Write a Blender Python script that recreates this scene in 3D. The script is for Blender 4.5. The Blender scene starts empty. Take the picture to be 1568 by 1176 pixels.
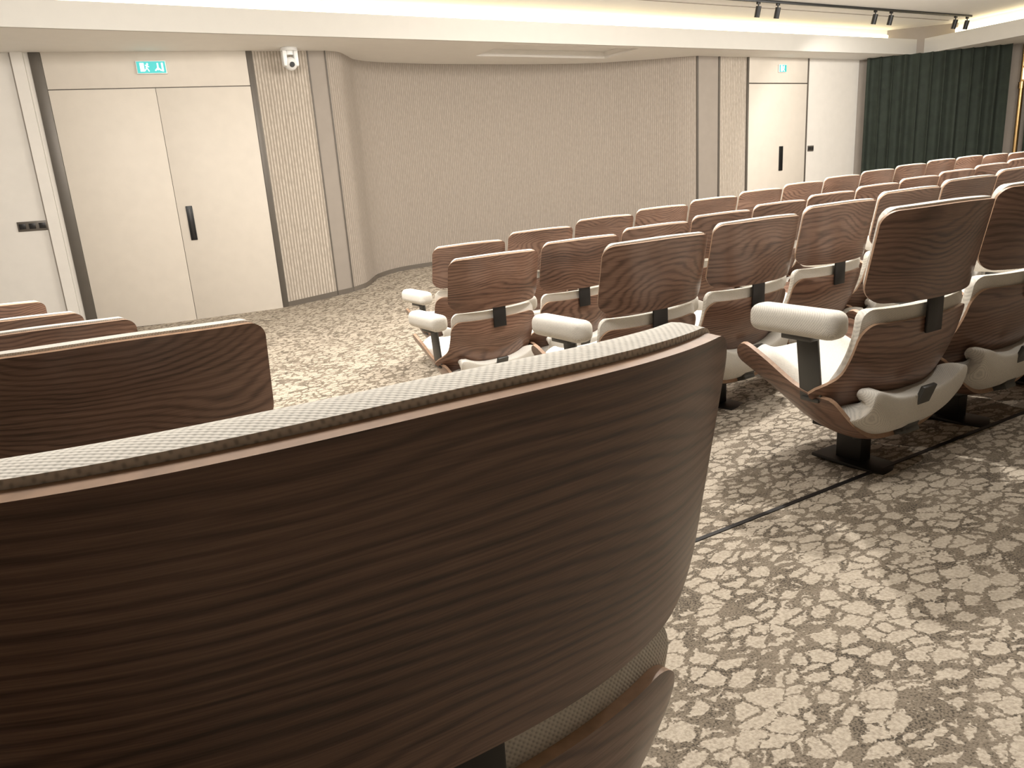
import bpy, bmesh, math, random
from mathutils import Vector, Matrix
random.seed(4)
ZOFF=1.35
scene=bpy.context.scene
scene.view_settings.view_transform='Standard'
# ------------------------------------------------------------------ materials
def newmat(name):
    m=bpy.data.materials.new(name); m.use_nodes=True
    nt=m.node_tree; b=nt.nodes['Principled BSDF']
    return m,nt,b
def N(nt,t,**k):
    n=nt.nodes.new(t)
    for a,v in k.items(): setattr(n,a,v)
    return n
def ramp(nt,stops):
    r=nt.nodes.new('ShaderNodeValToRGB'); cr=r.color_ramp
    while len(cr.elements)<len(stops): cr.elements.new(0.5)
    for e,(p,c) in zip(cr.elements,stops):
        e.position=p; e.color=(c[0],c[1],c[2],1)
    return r
def mathf(nt):
    def M(op,a,b_=None,c_=None):
        n=N(nt,'ShaderNodeMath',operation=op)
        for i,v in enumerate((a,b_,c_)):
            if v is None: continue
            if isinstance(v,(int,float)): n.inputs[i].default_value=v
            else: nt.links.new(v,n.inputs[i])
        return n.outputs[0]
    return M
def plain(name,col,rough=0.6,metal=0.0,noise=0.03,scale=8):
    m,nt,b=newmat(name)
    tc=N(nt,'ShaderNodeTexCoord')
    no=N(nt,'ShaderNodeTexNoise'); no.inputs['Scale'].default_value=scale; no.inputs['Detail'].default_value=3
    nt.links.new(tc.outputs['Object'],no.inputs['Vector'])
    r=ramp(nt,[(0.3,[c*(1-noise) for c in col]),(0.7,[min(1,c*(1+noise)) for c in col])])
    nt.links.new(no.outputs['Fac'],r.inputs['Fac']); nt.links.new(r.outputs['Color'],b.inputs['Base Color'])
    b.inputs['Roughness'].default_value=rough; b.inputs['Metallic'].default_value=metal
    return m
def emis(name,col,s,base=0.15):
    m,nt,b=newmat(name)
    b.inputs['Base Color'].default_value=(col[0]*base,col[1]*base,col[2]*base,1)
    b.inputs['Emission Color'].default_value=(col[0],col[1],col[2],1); b.inputs['Emission Strength'].default_value=s
    return m
def wood(name,dark,mid,light):
    m,nt,b=newmat(name); L=nt.links.new; M=mathf(nt)
    tc=N(nt,'ShaderNodeTexCoord'); oi=N(nt,'ShaderNodeObjectInfo')
    rnd=M('MULTIPLY',oi.outputs['Random'],7.0)
    add=N(nt,'ShaderNodeVectorMath',operation='ADD'); L(tc.outputs['Object'],add.inputs[0]); L(rnd,add.inputs[1])
    def noise(sx,sz,det,rough=0.5):
        mp=N(nt,'ShaderNodeMapping'); mp.inputs['Scale'].default_value=(sx,sx,sz); L(add.outputs[0],mp.inputs['Vector'])
        n=N(nt,'ShaderNodeTexNoise'); n.inputs['Scale'].default_value=1; n.inputs['Detail'].default_value=det; n.inputs['Roughness'].default_value=rough
        L(mp.outputs[0],n.inputs['Vector']); return n.outputs['Fac']
    sx_=N(nt,'ShaderNodeSeparateXYZ'); L(add.outputs[0],sx_.inputs[0])
    big=noise(1.5,3.4,1.5,0.45); mid_n=noise(8,40,2,0.6)
    # growth-ring field: contours of height plus smooth noise
    f=M('MULTIPLY_ADD',sx_.outputs['Z'],330.0,M('MULTIPLY',big,150.0))
    f=M('ADD',f,M('MULTIPLY',mid_n,5.0))
    s=M('SINE',f); s=M('MULTIPLY_ADD',s,0.5,0.5); s=M('POWER',s,2.4)
    amp=M('MULTIPLY',noise(3.0,26,2),0.36)
    rings=M('MULTIPLY',s,amp)
    fine=noise(10,520,3,0.65); tone=noise(0.9,11,2)
    v=M('ADD',M('MULTIPLY',fine,0.52),M('MULTIPLY',tone,0.38))
    v=M('SUBTRACT',v,rings); v=M('ADD',v,0.10)
    r=ramp(nt,[(0.25,dark),(0.48,mid),(0.72,light)]); L(v,r.inputs['Fac'])
    hs=N(nt,'ShaderNodeHueSaturation'); L(r.outputs['Color'],hs.inputs['Color'])
    L(M('MULTIPLY_ADD',oi.outputs['Random'],0.25,0.88),hs.inputs['Value'])
    L(hs.outputs['Color'],b.inputs['Base Color'])
    b.inputs['Roughness'].default_value=0.34
    b.inputs['Coat Weight'].default_value=0.2; b.inputs['Coat Roughness'].default_value=0.22
    bp=N(nt,'ShaderNodeBump'); bp.inputs['Strength'].default_value=0.12; bp.inputs['Distance'].default_value=0.0006
    L(v,bp.inputs['Height']); L(bp.outputs['Normal'],b.inputs['Normal'])
    return m
def weave(name,col):
    m,nt,b=newmat(name); L=nt.links.new; M=mathf(nt)
    tc=N(nt,'ShaderNodeTexCoord'); s=N(nt,'ShaderNodeSeparateXYZ'); L(tc.outputs['Object'],s.inputs[0])
    k=2*math.pi/0.0060
    q=M('MULTIPLY_ADD',s.outputs['Z'],0.8,s.outputs['Y'])
    a=M('SINE',M('MULTIPLY',M('ADD',s.outputs['X'],M('MULTIPLY',q,0.35)),k))
    c=M('SINE',M('MULTIPLY',q,k))
    w=M('MULTIPLY_ADD',M('MULTIPLY',a,c),0.5,0.5)
    n=N(nt,'ShaderNodeTexNoise'); n.inputs['Scale'].default_value=160; L(tc.outputs['Object'],n.inputs['Vector'])
    v=M('MULTIPLY_ADD',n.outputs['Fac'],0.35,M('MULTIPLY',w,0.65))
    r=ramp(nt,[(0.18,[x*0.60 for x in col]),(0.45,[x*0.92 for x in col]),(0.85,col)]); L(v,r.inputs['Fac'])
    L(r.outputs['Color'],b.inputs['Base Color']); b.inputs['Roughness'].default_value=0.9
    bp=N(nt,'ShaderNodeBump'); bp.inputs['Strength'].default_value=0.45; bp.inputs['Distance'].default_value=0.0014
    L(w,bp.inputs['Height']); L(bp.outputs['Normal'],b.inputs['Normal'])
    return m
def carpet():
    m,nt,b=newmat('carpet_pattern'); L=nt.links.new; M=mathf(nt)
    tc=N(nt,'ShaderNodeTexCoord')
    def noise(sc,det=2): 
        n=N(nt,'ShaderNodeTexNoise'); n.inputs['Scale'].default_value=sc; n.inputs['Detail'].default_value=det; L(tc.outputs['Object'],n.inputs['Vector']); return n
    n0=noise(30,3)
    sub=N(nt,'ShaderNodeVectorMath',operation='SUBTRACT'); sub.inputs[1].default_value=(0.5,0.5,0.5); L(n0.outputs['Color'],sub.inputs[0])
    sc=N(nt,'ShaderNodeVectorMath',operation='SCALE'); sc.inputs['Scale'].default_value=0.045; L(sub.outputs[0],sc.inputs[0])
    ad=N(nt,'ShaderNodeVectorMath',operation='ADD'); L(tc.outputs['Object'],ad.inputs[0]); L(sc.outputs[0],ad.inputs[1])
    mp=N(nt,'ShaderNodeMapping'); mp.inputs['Rotation'].default_value=(0,0,0.9); mp.inputs['Scale'].default_value=(1.0,1.55,0.0); L(ad.outputs[0],mp.inputs['Vector'])
    v=N(nt,'ShaderNodeTexVoronoi',feature='DISTANCE_TO_EDGE'); v.inputs['Scale'].default_value=14.5; L(mp.outputs[0],v.inputs['Vector'])
    v2=N(nt,'ShaderNodeTexVoronoi',feature='F1'); v2.inputs['Scale'].default_value=14.5; L(mp.outputs[0],v2.inputs['Vector'])
    sp=N(nt,'ShaderNodeSeparateColor'); L(v2.outputs['Color'],sp.inputs[0])
    n1=noise(130); n2=noise(200,1); n3=noise(9)
    k=M('MULTIPLY_ADD',n1.outputs['Fac'],0.28,v.outputs['Distance'])
    k2=M('MULTIPLY_ADD',sp.outputs[0],-0.20,k)
    r=ramp(nt,[(0.135,(0,0,0)),(0.18,(1,1,1))]); L(k2,r.inputs['Fac'])
    av=M('MULTIPLY_ADD',n3.outputs['Fac'],0.4,M('MULTIPLY',n2.outputs['Fac'],0.7))
    dk=ramp(nt,[(0.43,(0.070,0.057,0.042)),(0.49,(0.165,0.134,0.098)),(0.70,(0.255,0.212,0.160))]); L(av,dk.inputs['Fac'])
    lt=ramp(nt,[(0.3,(0.36,0.305,0.238)),(0.65,(0.53,0.465,0.375))]); L(n1.outputs['Fac'],lt.inputs['Fac'])
    mx=N(nt,'ShaderNodeMix',data_type='RGBA'); L(r.outputs['Color'],mx.inputs[0]); L(dk.outputs['Color'],mx.inputs[6]); L(lt.outputs['Color'],mx.inputs[7])
    L(mx.outputs[2],b.inputs['Base Color']); b.inputs['Roughness'].default_value=0.95
    bp=N(nt,'ShaderNodeBump'); bp.inputs['Strength'].default_value=0.5; bp.inputs['Distance'].default_value=0.004
    L(n2.outputs['Fac'],bp.inputs['Height']); L(bp.outputs['Normal'],b.inputs['Normal'])
    return m
def ribbed(name,c1,c2,pitch=0.022):
    m,nt,b=newmat(name); L=nt.links.new
    tc=N(nt,'ShaderNodeTexCoord')
    mp=N(nt,'ShaderNodeMapping'); mp.inputs['Scale'].default_value=(1,0.12,1); L(tc.outputs['UV'],mp.inputs['Vector'])
    w=N(nt,'ShaderNodeTexWave',wave_type='BANDS',bands_direction='X'); w.inputs['Scale'].default_value=0.314/pitch
    w.inputs['Distortion'].default_value=1.2; w.inputs['Detail'].default_value=2; w.inputs['Detail Scale'].default_value=3
    L(mp.outputs[0],w.inputs['Vector'])
    mp2=N(nt,'ShaderNodeMapping'); mp2.inputs['Scale'].default_value=(45,16,1); L(tc.outputs['UV'],mp2.inputs['Vector'])
    n=N(nt,'ShaderNodeTexNoise'); n.inputs['Scale'].default_value=1; n.inputs['Detail'].default_value=2; L(mp2.outputs[0],n.inputs['Vector'])
    mu=N(nt,'ShaderNodeMath',operation='MULTIPLY'); L(w.outputs['Fac'],mu.inputs[0]); L(n.outputs['Fac'],mu.inputs[1])
    r=ramp(nt,[(0.0,c1),(0.6,c2)]); L(mu.outputs[0],r.inputs['Fac']); L(r.outputs['Color'],b.inputs['Base Color'])
    b.inputs['Roughness'].default_value=0.9
    bp=N(nt,'ShaderNodeBump'); bp.inputs['Strength'].default_value=0.5; bp.inputs['Distance'].default_value=0.006
    L(mu.outputs[0],bp.inputs['Height']); L(bp.outputs['Normal'],b.inputs['Normal'])
    return m
M_wood=wood('walnut_veneer',(0.050,0.024,0.015),(0.165,0.088,0.058),(0.32,0.192,0.138))
M_edge=plain('plywood_edge',(0.38,0.24,0.155),0.5,noise=0.15,scale=60)
M_fab=weave('cream_upholstery',(0.80,0.765,0.695))
M_dark=plain('dark_bronze_metal',(0.035,0.033,0.032),0.4,0.6)
M_brk=plain('grey_bracket_metal',(0.10,0.10,0.095),0.4,0.6)
M_carpet=carpet()
M_door=plain('door_laminate',(0.62,0.565,0.49),0.55,noise=0.02)
M_wall=plain('white_paint',(0.71,0.675,0.62),0.7,noise=0.02)
M_ceil=plain('ceiling_paint',(0.89,0.87,0.84),0.8,noise=0.01)
M_fascia_dim=plain('fascia_dimmed',(0.54,0.52,0.48),0.8,noise=0.01)  # ceiling paint with dimmer light put into its colour, against overexposure
M_rib=ribbed('ribbed_fabric_light',(0.30,0.255,0.205),(0.56,0.495,0.42),0.034)
M_rib2=ribbed('ribbed_fabric_bay',(0.25,0.212,0.174),(0.385,0.332,0.278),0.028)
M_taupe=plain('taupe_panel',(0.30,0.26,0.22),0.7)
M_frame=plain('bronze_frame',(0.12,0.105,0.088),0.45,0.3)
M_black=plain('black_metal',(0.012,0.012,0.012),0.4,0.3)
M_green=plain('green_velvet',(0.022,0.030,0.021),0.85,noise=0.2)
M_brass=plain('brass',(0.55,0.36,0.16),0.3,1.0)
M_white=plain('white_plastic',(0.8,0.8,0.78),0.35)
M_led=emis('warm_led',(1.0,0.85,0.54),6.0,0.8)
M_sign=emis('exit_sign_green',(0.06,0.60,0.56),1.0)
M_signw=emis('exit_sign_white',(0.8,1.0,0.97),2)
M_base=plain('baseboard_taupe',(0.12,0.10,0.08),0.5)
# ------------------------------------------------------------------ helpers
def addobj(name,mesh,parent=None):
    o=bpy.data.objects.new(name,mesh); scene.collection.objects.link(o)
    if parent: o.parent=parent
    return o
def empty(name,loc=(0,0,0),rz=0):
    e=bpy.data.objects.new(name,None); scene.collection.objects.link(e); e.location=loc; e.rotation_euler=(0,0,rz); e.empty_display_size=0.1; return e
def bm_box(bm,size,loc,mi=0,bev=0.0,seg=2,rot=None):
    before=set(bm.faces)
    r=bmesh.ops.create_cube(bm,size=1.0)
    vs=r['verts']
    for v in vs: v.co=Vector((v.co.x*size[0],v.co.y*size[1],v.co.z*size[2]))
    if rot is not None:
        for v in vs: v.co=rot@v.co
    for v in vs: v.co+=Vector(loc)
    if bev>0:
        es=list({e for v in vs for e in v.link_edges})
        bmesh.ops.bevel(bm,geom=es,offset=bev,segments=seg,profile=0.5,affect='EDGES')
    for f in bm.faces:
        if f not in before: f.material_index=mi; f.smooth=bev>0
def bm_cyl(bm,r1,r2,depth,loc,mi=0,seg=24,rot=None):
    before=set(bm.faces)
    mat=Matrix.Translation(loc)
    if rot is not None: mat=mat@rot.to_4x4()
    bmesh.ops.create_cone(bm,cap_ends=True,segments=seg,radius1=r1,radius2=r2,depth=depth,matrix=mat)
    for f in bm.faces:
        if f not in before: f.material_index=mi; f.smooth=len(f.verts)==4
def finish(bm,name,mats,parent=None,sharp=True):
    me=bpy.data.meshes.new(name); bmesh.ops.recalc_face_normals(bm,faces=bm.faces[:]); bm.to_mesh(me); bm.free()
    for m in mats: me.materials.append(m)
    if sharp:
        try: me.set_sharp_from_angle(angle=math.radians(40))
        except Exception: pass
    return addobj(name,me,parent)
def box(name,x0,x1,y0,y1,z0,z1,mat,parent=None,bev=0.0):
    bm=bmesh.new(); bm_box(bm,(x1-x0,y1-y0,z1-z0),((x0+x1)/2,(y0+y1)/2,(z0+z1)/2),0,bev)
    return finish(bm,name,[mat],parent)
def ss(a,b,x):
    t=max(0,min(1,(x-a)/(b-a))); return t*t*(3-2*t)
def zf(X,Y):
    Xc=max(-1.5,min(9,X)); Yc=max(-1,min(4.6,Y))
    pl=-1.12+0.05*(Xc-2.41)-0.09*(Yc-1.76)
    zw=-1.34+0.02*(max(-3,min(9,X))+0.17)+0.17*ss(1.7,3.8,X)
    t=ss(4.2,8.2,Y)
    return pl*(1-t)+zw*t
# ------------------------------------------------------------------ floor
bm=bmesh.new()
xs=[-5+0.2*i for i in range(108)]; ys=[-3+0.2*j for j in range(67)]
g=[[bm.verts.new((x,y,zf(x,y))) for x in xs] for y in ys]
for j in range(len(ys)-1):
    for i in range(len(xs)-1):
        f=bm.faces.new((g[j][i],g[j][i+1],g[j+1][i+1],g[j+1][i])); f.smooth=True
finish(bm,'floor',[M_carpet],sharp=False)
bm=bmesh.new(); prev=None
for i in range(60):
    x=0.9+0.16*i; y=1.665-0.055*(x-0.9)
    a=bm.verts.new((x,y-0.008,zf(x,y)+0.004)); b=bm.verts.new((x,y+0.008,zf(x,y)+0.004))
    c=bm.verts.new((x,y-0.009,zf(x,y)-0.01)); d=bm.verts.new((x,y+0.009,zf(x,y)-0.01))
    if prev:
        bm.faces.new((prev[0],a,b,prev[1])); bm.faces.new((prev[2],c,a,prev[0])); bm.faces.new((prev[1],b,d,prev[3]))
    prev=(a,b,c,d)
finish(bm,'trim_1',[M_dark])
# ------------------------------------------------------------------ walls
CZ=1.59
def wall(name,pts,mat,z0=-1.7,z1=CZ,th=0.08,zfun=None,off=0.0):
    """vertical sheet with thickness following pts (room on right-hand side)"""
    bm=bmesh.new(); uvl=bm.loops.layers.uv.new('UVMap')
    P=[Vector((p[0],p[1])) for p in pts]; n=len(P); s=0; cols=[]
    for i,p in enumerate(P):
        d=(P[min(i+1,n-1)]-P[max(i-1,0)]).normalized(); nr=Vector((d.y,-d.x))
        if i>0: s+=(P[i]-P[i-1]).length
        f=p+nr*off; b=p-nr*th
        a0=z0; a1=z1
        if zfun: a0=zf(p.x,p.y)-0.02; a1=zf(p.x,p.y)+zfun
        cols.append((bm.verts.new((f.x,f.y,a0)),bm.verts.new((f.x,f.y,a1)),bm.verts.new((b.x,b.y,a0)),bm.verts.new((b.x,b.y,a1)),s))
    def q(vs,uv):
        f=bm.faces.new(vs); f.smooth=True
        for l,u in zip(f.loops,uv): l[uvl].uv=u
    for i in range(n-1):
        A,B=cols[i],cols[i+1]
        q((A[0],B[0],B[1],A[1]),((A[4],z0),(B[4],z0),(B[4],z1),(A[4],z1)))
        q((A[2],A[3],B[3],B[2]),((0,0),)*4)
        q((A[1],B[1],B[3],A[3]),((0,0),)*4)
    q((cols[0][0],cols[0][1],cols[0][3],cols[0][2]),((0,0),)*4)
    q((cols[-1][0],cols[-1][2],cols[-1][3],cols[-1][1]),((0,0),)*4)
    me=bpy.data.meshes.new(name); bm.to_mesh(me); bm.free(); me.materials.append(mat)
    try: me.set_sharp_from_angle(angle=math.radians(40))
    except Exception: pass
    return addobj(name,me)
def catmull(pts,k=8):
    out=[]; n=len(pts)
    for i in range(n-1):
        p0=Vector(pts[max(i-1,0)]);p1=Vector(pts[i]);p2=Vector(pts[i+1]);p3=Vector(pts[min(i+2,n-1)])
        for j in range(k):
            t=j/k
            out.append(0.5*((2*p1)+(-p0+p2)*t+(2*p0-5*p1+4*p2-p3)*t*t+(-p0+3*p1-3*p2+p3)*t**3))
    out.append(Vector(pts[-1])); return out
th=math.radians(-8.8); dx,dy=math.cos(th),math.sin(th)
P0=Vector((-0.165,9.52))
def LW(s): return (P0.x+dx*s,P0.y+dy*s)
wall('wall_left_front',[LW(-5.2),LW(-0.04),LW(2.12)],M_wall)
wall('wall_ribbed_left',[LW(2.12),LW(2.73)],M_rib)
wall('wall_taupe_left',[LW(2.735),LW(2.93)],M_taupe)
e=LW(2.93)
bay=catmull([e,(2.92,9.14),(3.08,9.36),(3.28,9.62),(3.7,9.78),(4.6,9.84),(6.05,9.74),(6.95,9.55),(7.6,9.22),(8.0,8.95),(8.22,8.85)])
wall('wall_bay',bay,M_rib2)
wall('wall_taupe_right',[(8.22,8.85),(8.65,8.85)],M_taupe)
wall('wall_ribbed_right',[(8.65,8.85),(9.23,8.85)],M_rib)
wall('wall_right_front',[(9.23,8.85),(11.85,8.85)],M_wall)
wall('wall_behind_curtain',[(11.85,8.95),(15.6,5.2)],M_taupe,z1=2.1)
wall('baseboard_bay',[LW(2.12),LW(2.93)]+bay[1:]+[(8.65,8.85),(9.2,8.85)],M_base,zfun=0.055,off=0.012,th=-0.0)
wall('wall_right',[(15.6,5.2),(15.6,-3.0)],M_taupe,z1=2.1)
wall('wall_back',[(15.6,-3.0),(-4.9,-3.0)],M_taupe,z1=2.1)
wall('wall_left',[(-4.9,-3.0),(-4.9,10.2)],M_taupe,z1=2.1)
k=1
def reveal(x,y,rz,w=0.014,z0=-1.4,z1=CZ,dep=0.012,mat=None):
    global k; k+=1
    bm=bmesh.new(); bm_box(bm,(w,dep*2,z1-z0),(0,0,(z0+z1)/2))
    o=finish(bm,'trim_%d'%k,[mat or M_frame]); o.location=(x,y,0); o.rotation_euler=(0,0,rz)
for s in (2.73,2.93): reveal(*LW(s),th)
for x in (8.22,8.65): reveal(x,8.85,0,0.03)
reveal(*LW(-0.16),th,0.11,-1.4,CZ,0.05,M_wall)
reveal(*LW(-0.225),th,0.012,-1.4,CZ,0.02,M_taupe)
# ------------------------------------------------------------------ doors
d1=empty('door_1',(P0.x,P0.y,0),th)
fl=-1.345
box('frame_left',-0.06,0.05,-0.03,0.02,fl,CZ,M_frame,d1,0.004)
box('frame_right',2.06,2.125,-0.03,0.02,fl,CZ,M_frame,d1,0.004)
box('backing',0.05,2.06,-0.004,0.01,fl,CZ,M_frame,d1)
box('transom',0.052,2.058,-0.024,0.0,1.232,CZ,M_door,d1,0.002)
box('leaf_left',0.052,1.073,-0.024,0.0,fl+0.02,1.222,M_door,d1,0.002)
box('leaf_right',1.078,2.058,-0.024,0.0,fl+0.01,1.222,M_door,d1,0.002)
box('pull_handle',1.165,1.235,-0.036,-0.02,-0.41,-0.03,M_black,d1,0.004)
box('pull_recess',1.185,1.215,-0.040,-0.03,-0.38,-0.06,M_dark,d1,0.002)
d2=empty('door_2',(9.23,8.85,0),0)
box('frame_left',-0.01,0.02,-0.03,0.02,-1.25,CZ,M_frame,d2,0.003)
box('frame_right',1.33,1.36,-0.03,0.02,-1.25,CZ,M_frame,d2,0.003)
box('backing',0.02,1.33,-0.004,0.01,-1.25,CZ,M_frame,d2)
box('transom',0.022,1.328,-0.024,0.0,1.222,CZ,M_door,d2,0.002)
box('leaf',0.022,1.328,-0.024,0.0,-1.2,1.205,M_door,d2,0.002)
box('pull_handle',0.72,0.80,-0.04,-0.02,-0.12,0.26,M_black,d2,0.004)
def switch(name,x,y,rz,w,h,z):
    e=empty(name,(x,y,z),rz)
    box('plate',-w/2,w/2,-0.012,0.0,-h/2,h/2,M_frame,e,0.003)
    nk=3
    for i in range(nk):
        cx=-w/2+w*(i+0.5)/nk
        box('key_%d'%(i+1),cx-w*0.11,cx+w*0.11,-0.017,-0.01,-h*0.28,h*0.28,M_dark,e,0.002)
switch('wall_control_plate',*LW(-0.37),th,0.28,0.10,-0.125)
switch('wall_control_plate',10.72,8.85,0,0.14,0.09,0.2)
def exitsign(x,y,rz,z,w,h,two=True):
    e=empty('exit_sign',(x,y,z),rz)
    box('housing',-w/2-0.01,w/2+0.01,-0.05,-0.028,-h/2-0.008,h/2+0.008,M_white,e,0.004)
    box('lit_face',-w/2,w/2,-0.054,-0.045,-h/2,h/2,M_sign,e)
    bm=bmesh.new()
    for sx in ((-0.055,1),(0.055,-1)) if two else ((0,1),):
        cx,sg=sx
        y0=-0.056
        if sg==1:
            bm_box(bm,(0.04,0.004,0.085),(cx-0.035,y0,0))
            bm_cyl(bm,0.009,0.009,0.004,(cx+0.02,y0,0.032),rot=Matrix.Rotation(math.pi/2,3,'X'),seg=12)
            bm_box(bm,(0.014,0.004,0.035),(cx+0.012,y0,0.008),rot=Matrix.Rotation(0.35,3,'Y'))
            bm_box(bm,(0.04,0.004,0.008),(cx+0.015,y0,0.012),rot=Matrix.Rotation(0.5,3,'Y'))
            bm_box(bm,(0.009,0.004,0.04),(cx+0.02,y0,-0.024),rot=Matrix.Rotation(-0.5,3,'Y'))
            bm_box(bm,(0.009,0.004,0.04),(cx-0.002,y0,-0.022),rot=Matrix.Rotation(0.7,3,'Y'))
        else:
            bm_box(bm,(0.014,0.004,0.07),(cx+0.01,y0,0.005))
            bm_box(bm,(0.012,0.004,0.045),(cx-0.004,y0,-0.02),rot=Matrix.Rotation(0.8,3,'Y'))
            bm_box(bm,(0.012,0.004,0.045),(cx+0.024,y0,-0.02),rot=Matrix.Rotation(-0.8,3,'Y'))
            bm_box(bm,(0.018,0.004,0.085),(cx+0.055,y0,0))
    finish(bm,'pictogram',[M_signw],e)
exitsign(*LW(1.075),th,1.43,0.28,0.115)
exitsign(9.96,8.85,0,1.43,0.15,0.10,False)
# ------------------------------------------------------------------ ceiling
IY=8.28; CY=8.62; FT=0.235; CX=12.6; CBX=12.94
bm=bmesh.new()
def cbox(x0,x1,y0,y1,z0,z1,mi=0): bm_box(bm,(x1-x0,y1-y0,z1-z0),((x0+x1)/2,(y0+y1)/2,(z0+z1)/2),mi)
cbox(-5,4.75,IY+0.03,10.7,CZ,CZ+0.03)
cbox(6.8,16,IY+0.03,10.7,CZ,CZ+0.03)
cbox(4.75,6.8,IY+0.03,8.42,CZ,CZ+0.03)
cbox(4.75,6.8,9.2,10.7,CZ,CZ+0.03)
cbox(4.70,6.85,8.37,9.25,CZ+0.09,CZ+0.11)
cbox(4.72,4.75,8.40,9.22,CZ+0.031,CZ+0.089); cbox(6.8,6.83,8.40,9.22,CZ+0.031,CZ+0.089)
cbox(4.75,6.8,8.39,8.42,CZ+0.031,CZ+0.089); cbox(4.75,6.8,9.2,9.23,CZ+0.031,CZ+0.089)
cbox(CX+0.03,16,-3.0,IY+0.03,CZ,CZ+0.03)
cbox(-5,CX+0.03,IY,IY+0.03,CZ,CZ+FT,1)
cbox(CX,CX+0.03,-3.0,IY,CZ,CZ+FT,1)
cbox(-5,CBX,CY-0.015,CY+0.015,CZ+0.031,CZ+0.45); cbox(CBX,CBX+0.03,-3.0,CY+0.015,CZ+0.031,CZ+0.45)
finish(bm,'ceiling_soffit',[M_ceil,M_fascia_dim],sharp=False)
UCz=CZ+0.42
bm=bmesh.new()
cbox(-5,CBX+0.06,-3.07,CY+0.02,UCz,UCz+0.05)
finish(bm,'ceiling',[M_ceil])
bm=bmesh.new()
cbox(-5,CBX-0.04,CY-0.028,CY-0.016,CZ+0.265,CZ+0.345); cbox(CBX-0.028,CBX-0.016,-2.8,CY-0.03,CZ+0.265,CZ+0.345)
finish(bm,'cove_light_strip',[M_led])
for (x0,x1,y) in ((5.0,12.5,7.75),(-4,12.5,6.2)):
    box('trim_%d'%(k+1),x0,x1,y,y+0.02,UCz-0.004,UCz+0.01,M_taupe); k+=1
def track(x0,x1,y,heads):
    e=empty('track_light_rail',(0,0,0))
    box('rail',x0,x1,y-0.018,y+0.018,UCz-0.03,UCz-0.001,M_black,e,0.003)
    for i,h in enumerate(heads):
        bm=bmesh.new()
        bm_box(bm,(0.05,0.03,0.03),(h,y,UCz-0.04),0,0.004)
        bm_cyl(bm,0.008,0.008,0.05,(h,y,UCz-0.07))
        bm_cyl(bm,0.034,0.034,0.13,(h,y+0.01,UCz-0.14),rot=Matrix.Rotation(0.25,3,'X'))
        finish(bm,'spot_head_%d'%(i+1),[M_black],e)
track(6.4,12.5,7.40,[7.9,8.25,10.2,10.55,12.1,12.4])
# security camera
e=empty('security_camera',(2.29,8.95,CZ))
bm=bmesh.new()
bm_cyl(bm,0.095,0.09,0.035,(0,0,-0.018),0); bm_cyl(bm,0.045,0.045,0.05,(0,0,-0.05),0)
bm_box(bm,(0.05,0.10,0.17),(-0.062,0,-0.11),0,0.018); bm_box(bm,(0.05,0.10,0.17),(0.062,0,-0.11),0,0.018)
finish(bm,'mount',[M_white],e)
bm=bmesh.new(); bmesh.ops.create_uvsphere(bm,u_segments=24,v_segments=16,radius=0.072,matrix=Matrix.Translation((0,0,-0.165)))
for f in bm.faces: f.smooth=True
finish(bm,'camera_head',[M_white],e)
bm=bmesh.new(); bm_cyl(bm,0.03,0.026,0.03,(0.0,-0.066,-0.18),rot=Matrix.Rotation(math.pi/2,3,'X')); finish(bm,'lens',[M_black],e)
# ------------------------------------------------------------------ curtain
def curtain(name,a,b,z0,z1,amp=0.055,pitch=0.19):
    a=Vector(a);b=Vector(b);L=(b-a).length;d=(b-a).normalized();nr=Vector((d.y,-d.x))
    n=int(L/pitch*12); bm=bmesh.new(); rows=[]
    for j in range(9):
        z=z0+(z1-z0)*j/8; row=[]
        for i in range(n+1):
            s=L*i/n; ph=2*math.pi*s/pitch+0.5*math.sin(s*3.1)
            o=amp*(math.sin(ph)+0.25*math.sin(2.3*ph+j*0.15))*(1-0.25*j/8)
            p=a+d*(s+0.02*math.cos(ph))+nr*o
            row.append(bm.verts.new((p.x,p.y,z)))
        rows.append(row)
    for j in range(8):
        for i in range(n):
            f=bm.faces.new((rows[j][i],rows[j][i+1],rows[j+1][i+1],rows[j+1][i])); f.smooth=True
    return finish(bm,name,[M_green],sharp=False)
curtain('curtain',(11.84,8.72),(13.36,7.20),-1.2,CZ)
curtain('curtain',(13.56,7.02),(15.3,5.28),-1.2,CZ)
e=empty('brass_wall_lamp',(13.45,7.05,0))
bm=bmesh.new(); bm_cyl(bm,0.035,0.035,2.75,(0,0,0.19)); bm_cyl(bm,0.07,0.07,0.03,(0,0,-1.17)); bm_cyl(bm,0.05,0.05,0.1,(0,0,0.95)); finish(bm,'pole',[M_brass],e)
bm=bmesh.new(); bm_cyl(bm,0.05,0.05,0.18,(0,-0.05,1.12)); finish(bm,'lamp_glass',[emis('lamp_glow',(1,0.75,0.45),2)],e)
bm=bmesh.new(); bm_box(bm,(0.08,0.08,0.03),(0,-0.04,1.22)); bm_box(bm,(0.08,0.08,0.03),(0,-0.04,1.02)); finish(bm,'lamp_caps',[M_brass],e)
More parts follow.
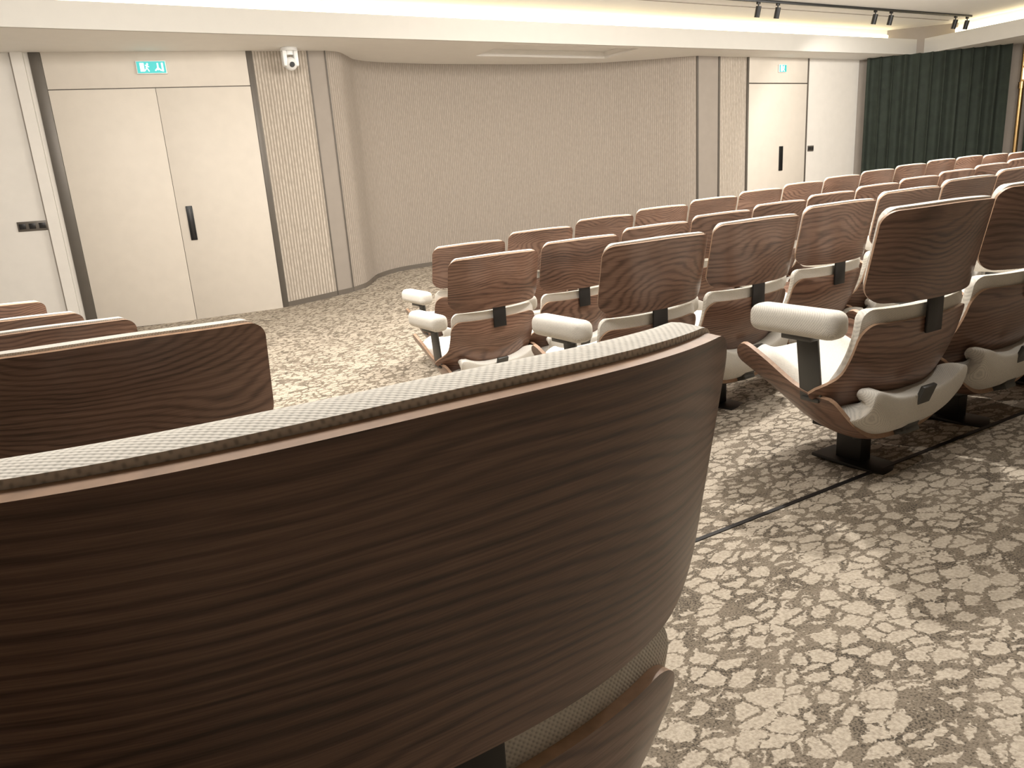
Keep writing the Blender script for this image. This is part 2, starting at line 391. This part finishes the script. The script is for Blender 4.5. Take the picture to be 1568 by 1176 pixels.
# ------------------------------------------------------------------ chair mesh
def clus(n,a=0.0,b=1.0): return [a+(b-a)*(0.5-0.5*math.cos(math.pi*i/n)) for i in range(n+1)]
def slab(bm,pos,hw,n,m,sign,ta,tb,mi_a,mi_b,mi_r):
    us=[2*u-1 for u in clus(n)]; vs=clus(m)
    A=[];B=[]
    for v in vs:
        ra=[];rb=[]
        for u in us:
            x=u*hw(v); e=1e-3
            p=pos(x,v); px=pos(x+e,v)-pos(x-e,v); v1=min(1,v+e); v0=max(0,v-e); pv=pos(x,v1)-pos(x,v0)
            nn=px.cross(pv).normalized()*sign
            ra.append(bm.verts.new(p+nn*ta(x,v))); rb.append(bm.verts.new(p+nn*tb(x,v)))
        A.append(ra);B.append(rb)
    def F(vs_,mi):
        try: f=bm.faces.new(vs_)
        except ValueError: return
        f.material_index=mi; f.smooth=True
    for j in range(m):
        for i in range(n):
            F((A[j][i],A[j][i+1],A[j+1][i+1],A[j+1][i]),mi_a)
            F((B[j][i],B[j+1][i],B[j+1][i+1],B[j][i+1]),mi_b)
    for j in range(m):
        F((A[j][0],A[j+1][0],B[j+1][0],B[j][0]),mi_r); F((A[j][n],B[j][n],B[j+1][n],A[j+1][n]),mi_r)
    for i in range(n):
        F((A[0][i],B[0][i],B[0][i+1],A[0][i+1]),mi_r); F((A[m][i],A[m][i+1],B[m][i+1],B[m][i]),mi_r)
def rounded(W,h,r0,r1=None):
    r1=r1 or r0
    def hw(v):
        v=max(0,min(1,v)); d=v*h; r=r0
        if (1-v)*h<v*h: d=(1-v)*h; r=r1
        if d<r: return W-r+math.sqrt(max(0,r*r-(r-d)**2))
        return W
    return hw
def dome(T,hw,h,R=0.022,base=0.0,mn=0.25):
    def t(x,v):
        e=min(hw(v)-abs(x),min(v,1-v)*h); q=max(0,min(1,e/R))
        return base+T*(mn+(1-mn)*math.sqrt(max(0,1-(1-q)**2)))
    return t
def build_chair():
    bm=bmesh.new()
    c=lambda k:(lambda x,v:k)
    # upper back
    hU=0.300; W=0.303
    def pU(x,v):
        q=abs(x)/W
        return Vector((x,-0.250-0.055*v+0.072*q**2.8,0.653+hU*v-0.010*q*q*v+0.010*q*q*(1-v)))
    hw=rounded(W,hU,0.062,0.042)
    slab(bm,pU,hw,48,30,-1,c(-0.006),c(0.007),0,0,3)
    W2=rounded(W-0.006,hU-0.0,0.07,0.042)
    def pU2(x,v): return pU(x,0.0+v*1.02)
    slab(bm,pU2,W2,48,30,-1,c(0.0072),dome(0.044,W2,hU,0.018,0.0072,0.3),1,1,1)
    # lower back with forward-hooking wings
    hL=0.312; WL=0.290
    def pL(x,v):
        q=abs(x)/WL; iv=max(0.0,1-v)
        y=-0.230+0.11*iv**2.4+(0.05+0.09*iv**1.2)*q**2.6
        return Vector((x,y,0.276+hL*v-0.03*q*q*iv+0.004*q*q*v))
    base=rounded(WL,hL,0.10,0.055)
    def hwl(v): return base(v)+0.045*math.exp(-((v-0.30)/0.11)**2)
    slab(bm,pL,hwl,36,30,-1,c(-0.006),c(0.007),0,0,3)
    WL2=rounded(WL-0.002,hL+0.045,0.10,0.045)
    def pL2(x,v): return pL(x,v*1.145)
    slab(bm,pL2,WL2,36,26,-1,c(0.0072),dome(0.060,WL2,hL+0.045,0.022,0.0072,0.35),1,1,1)
    # seat
    path=catmull([(-0.225,0.325,0),(-0.205,0.225,0),(-0.11,0.172,0),(0.04,0.19,0),(0.20,0.27,0),(0.36,0.345,0)],10)
    def P(v):
        f=max(0,min(1,v))*(len(path)-1); i=min(int(f),len(path)-2); return path[i].lerp(path[i+1],f-i)+ (path[-1]-path[-2])*max(0,(v-1))*10
    def pS(x,v):
        p=P(v); q=abs(x)/0.27
        return Vector((x,p.x-0.02*q**3*v,p.y+0.085*q**3.2))
    hs=rounded(0.268,0.7,0.09,0.10)
    slab(bm,pS,hs,36,40,1,lambda x,v:-dome(0.010,hs,0.7,0.03)(x,v),dome(0.080,hs,0.7,0.035,0.004,0.3),1,1,1)
    def pW(x,v):
        p=pS(x,0.33+0.69*v); q=abs(x)/0.288; p.z+=0.055*q**9; return p
    hs2=rounded(0.290,0.5,0.09,0.10)
    slab(bm,pW,hs2,40,30,1,c(-0.026),c(-0.010),0,0,3)
    # arm rest (left)
    X=-0.328
    bm_box(bm,(0.104,0.35,0.095),(X,0.035,0.587),1,0.036,5)
    bm_box(bm,(0.05,0.12,0.02),(X,0.02,0.534),4,0.004)
    bm_box(bm,(0.012,0.085,0.23),(X+0.022,-0.005,0.425),4,0.003,2,Matrix.Rotation(-0.12,3,'X'))
    bm_box(bm,(0.05,0.07,0.014),(X+0.035,-0.018,0.315),4,0.003)
    # back spine and brace
    bm_box(bm,(0.085,0.010,0.18),(0,-0.243,0.625),2,0.003)
    bm_box(bm,(0.075,0.016,0.19),(0,-0.215,0.262),4,0.004,2,Matrix.Rotation(0.35,3,'X'))
    bm_box(bm,(0.075,0.020,0.22),(0,-0.100,0.145),4,0.004,2,Matrix.Rotation(1.20,3,'X'))
    bm_box(bm,(0.20,0.20,0.018),(0,0.03,0.150),2,0.004)
    # post and foot plate
    bm_box(bm,(0.062,0.105,0.16),(0,0.02,0.08),2,0.005)
    bm_box(bm,(0.14,0.30,0.014),(0,0.0,0.006),2,0.004)
    return finish(bm,'auditorium_chair',[M_wood,M_fab,M_dark,M_edge,M_brk])
first=build_chair(); me=first.data; bpy.data.objects.remove(first)
def chair(xb,yb,yaw=0.0,scale=1.0):
    o=addobj('auditorium_chair',me)
    offy=0.305*scale; c_,s_=math.cos(yaw),math.sin(yaw)
    bx=xb-s_*offy; by=yb+c_*offy
    o.location=(bx,by,zf(bx,by)); o.rotation_euler=(0,0,yaw); o.scale=(scale,)*3
    return o
chair(0.185,0.416,0.035,1.055)
for k_ in range(1,3): chair(0.185-0.70*k_,0.40,0.03,1.03)
def row(x0,y0,n,sx,sy,yaw,sc=1.0):
    for i in range(n): chair(x0+sx*i,y0+sy*i,yaw,sc)
row(2.39,1.385,12,0.645,0.02,0.03,1.01)
row(2.08,2.40,14,0.645,0.05,0.08)
row(1.98,3.70,14,0.635,0.05,0.08)
row(2.36,4.80,14,0.64,0.05,0.08)
chair(0.03,1.90,0,1.035); row(-0.64,1.90,3,-0.64,0,0)
chair(-0.23,3.25,0,1.045); row(-0.89,3.25,3,-0.64,0,0)
row(-0.44,4.45,4,-0.64,0,0,1.05); row(-0.64,5.5,4,-0.64,0,0,0.98)
# ------------------------------------------------------------------ lights
LZ=UCz-0.03
def area(name,x,y,z,sx,sy,p,col=(1,0.95,0.885),rot=(0,0,0)):
    l=bpy.data.lights.new(name,'AREA'); l.shape='RECTANGLE'; l.size=sx; l.size_y=sy; l.energy=p; l.color=col
    o=bpy.data.objects.new(name,l); scene.collection.objects.link(o); o.location=(x,y,z); o.rotation_euler=rot
def spot(name,x,y,z,tx,ty,tz,p,ang=70,col=(1,0.95,0.885),r=0.04):
    l=bpy.data.lights.new(name,'SPOT'); l.energy=p; l.spot_size=math.radians(ang); l.spot_blend=0.5; l.color=col; l.shadow_soft_size=r
    o=bpy.data.objects.new(name,l); scene.collection.objects.link(o); o.location=(x,y,z)
    o.rotation_euler=(Vector((tx,ty,tz))-Vector((x,y,z))).to_track_quat('-Z','Y').to_euler()
t=math.radians(42)
area('added_fill_light',3.5,3.3,LZ,2.5,1.6,65)  # area fills added out of view to brighten walls, floor and seats
area('added_fill_light',0.0,4.8,LZ-0.33,2.5,0.9,155,rot=(t,0,0))
area('added_fill_light',4.8,4.8,LZ-0.33,2.5,0.9,200,rot=(t,0,0))
area('added_fill_light',9.2,4.6,LZ-0.33,2.5,0.9,180,rot=(t,0,0))
area('added_fill_light',8.5,2.5,LZ,2.5,1.2,110)
area('added_fill_light',0.4,1.6,LZ,1.6,0.8,65)
spot('ceiling_spot',3.3,2.7,LZ-.05,2.5,2.0,-1.1,290,95)
spot('ceiling_spot',3.6,0.9,LZ-.05,2.8,0.9,-1.1,55,95)
spot('ceiling_spot',1.2,4.2,LZ-.05,0.9,4.6,-1.3,280,100)
spot('ceiling_spot',5.5,2.8,LZ-.05,5.5,3.0,-1.1,220,110)
spot('ceiling_spot',9.5,7.0,LZ-.3,11.2,8.8,-0.2,90,100)
w=bpy.data.worlds.new('World'); scene.world=w; w.use_nodes=True
w.node_tree.nodes['Background'].inputs[0].default_value=(1,0.95,0.88,1); w.node_tree.nodes['Background'].inputs[1].default_value=0.15
# ------------------------------------------------------------------ lift whole scene, camera
for o in scene.objects:
    if o.parent is None: o.location.z+=ZOFF
R=math.radians(3.9); Pt=math.radians(15.3); az=math.radians(61.7)
h=Vector((math.cos(az),math.sin(az),0)); r0=Vector((math.sin(az),-math.cos(az),0)); up=Vector((0,0,1))
fw=h*math.cos(Pt)-up*math.sin(Pt); u0=r0.cross(fw)
r=r0*math.cos(R)-u0*math.sin(R); u=r0*math.sin(R)+u0*math.cos(R)
cam=bpy.data.cameras.new('camera'); cam.lens=26; cam.sensor_width=36; cam.clip_start=0.02
co=bpy.data.objects.new('camera',cam); scene.collection.objects.link(co)
mw=Matrix((r,u,-fw)).transposed().to_4x4(); mw.translation=Vector((0,0,ZOFF)); co.matrix_world=mw
scene.camera=co
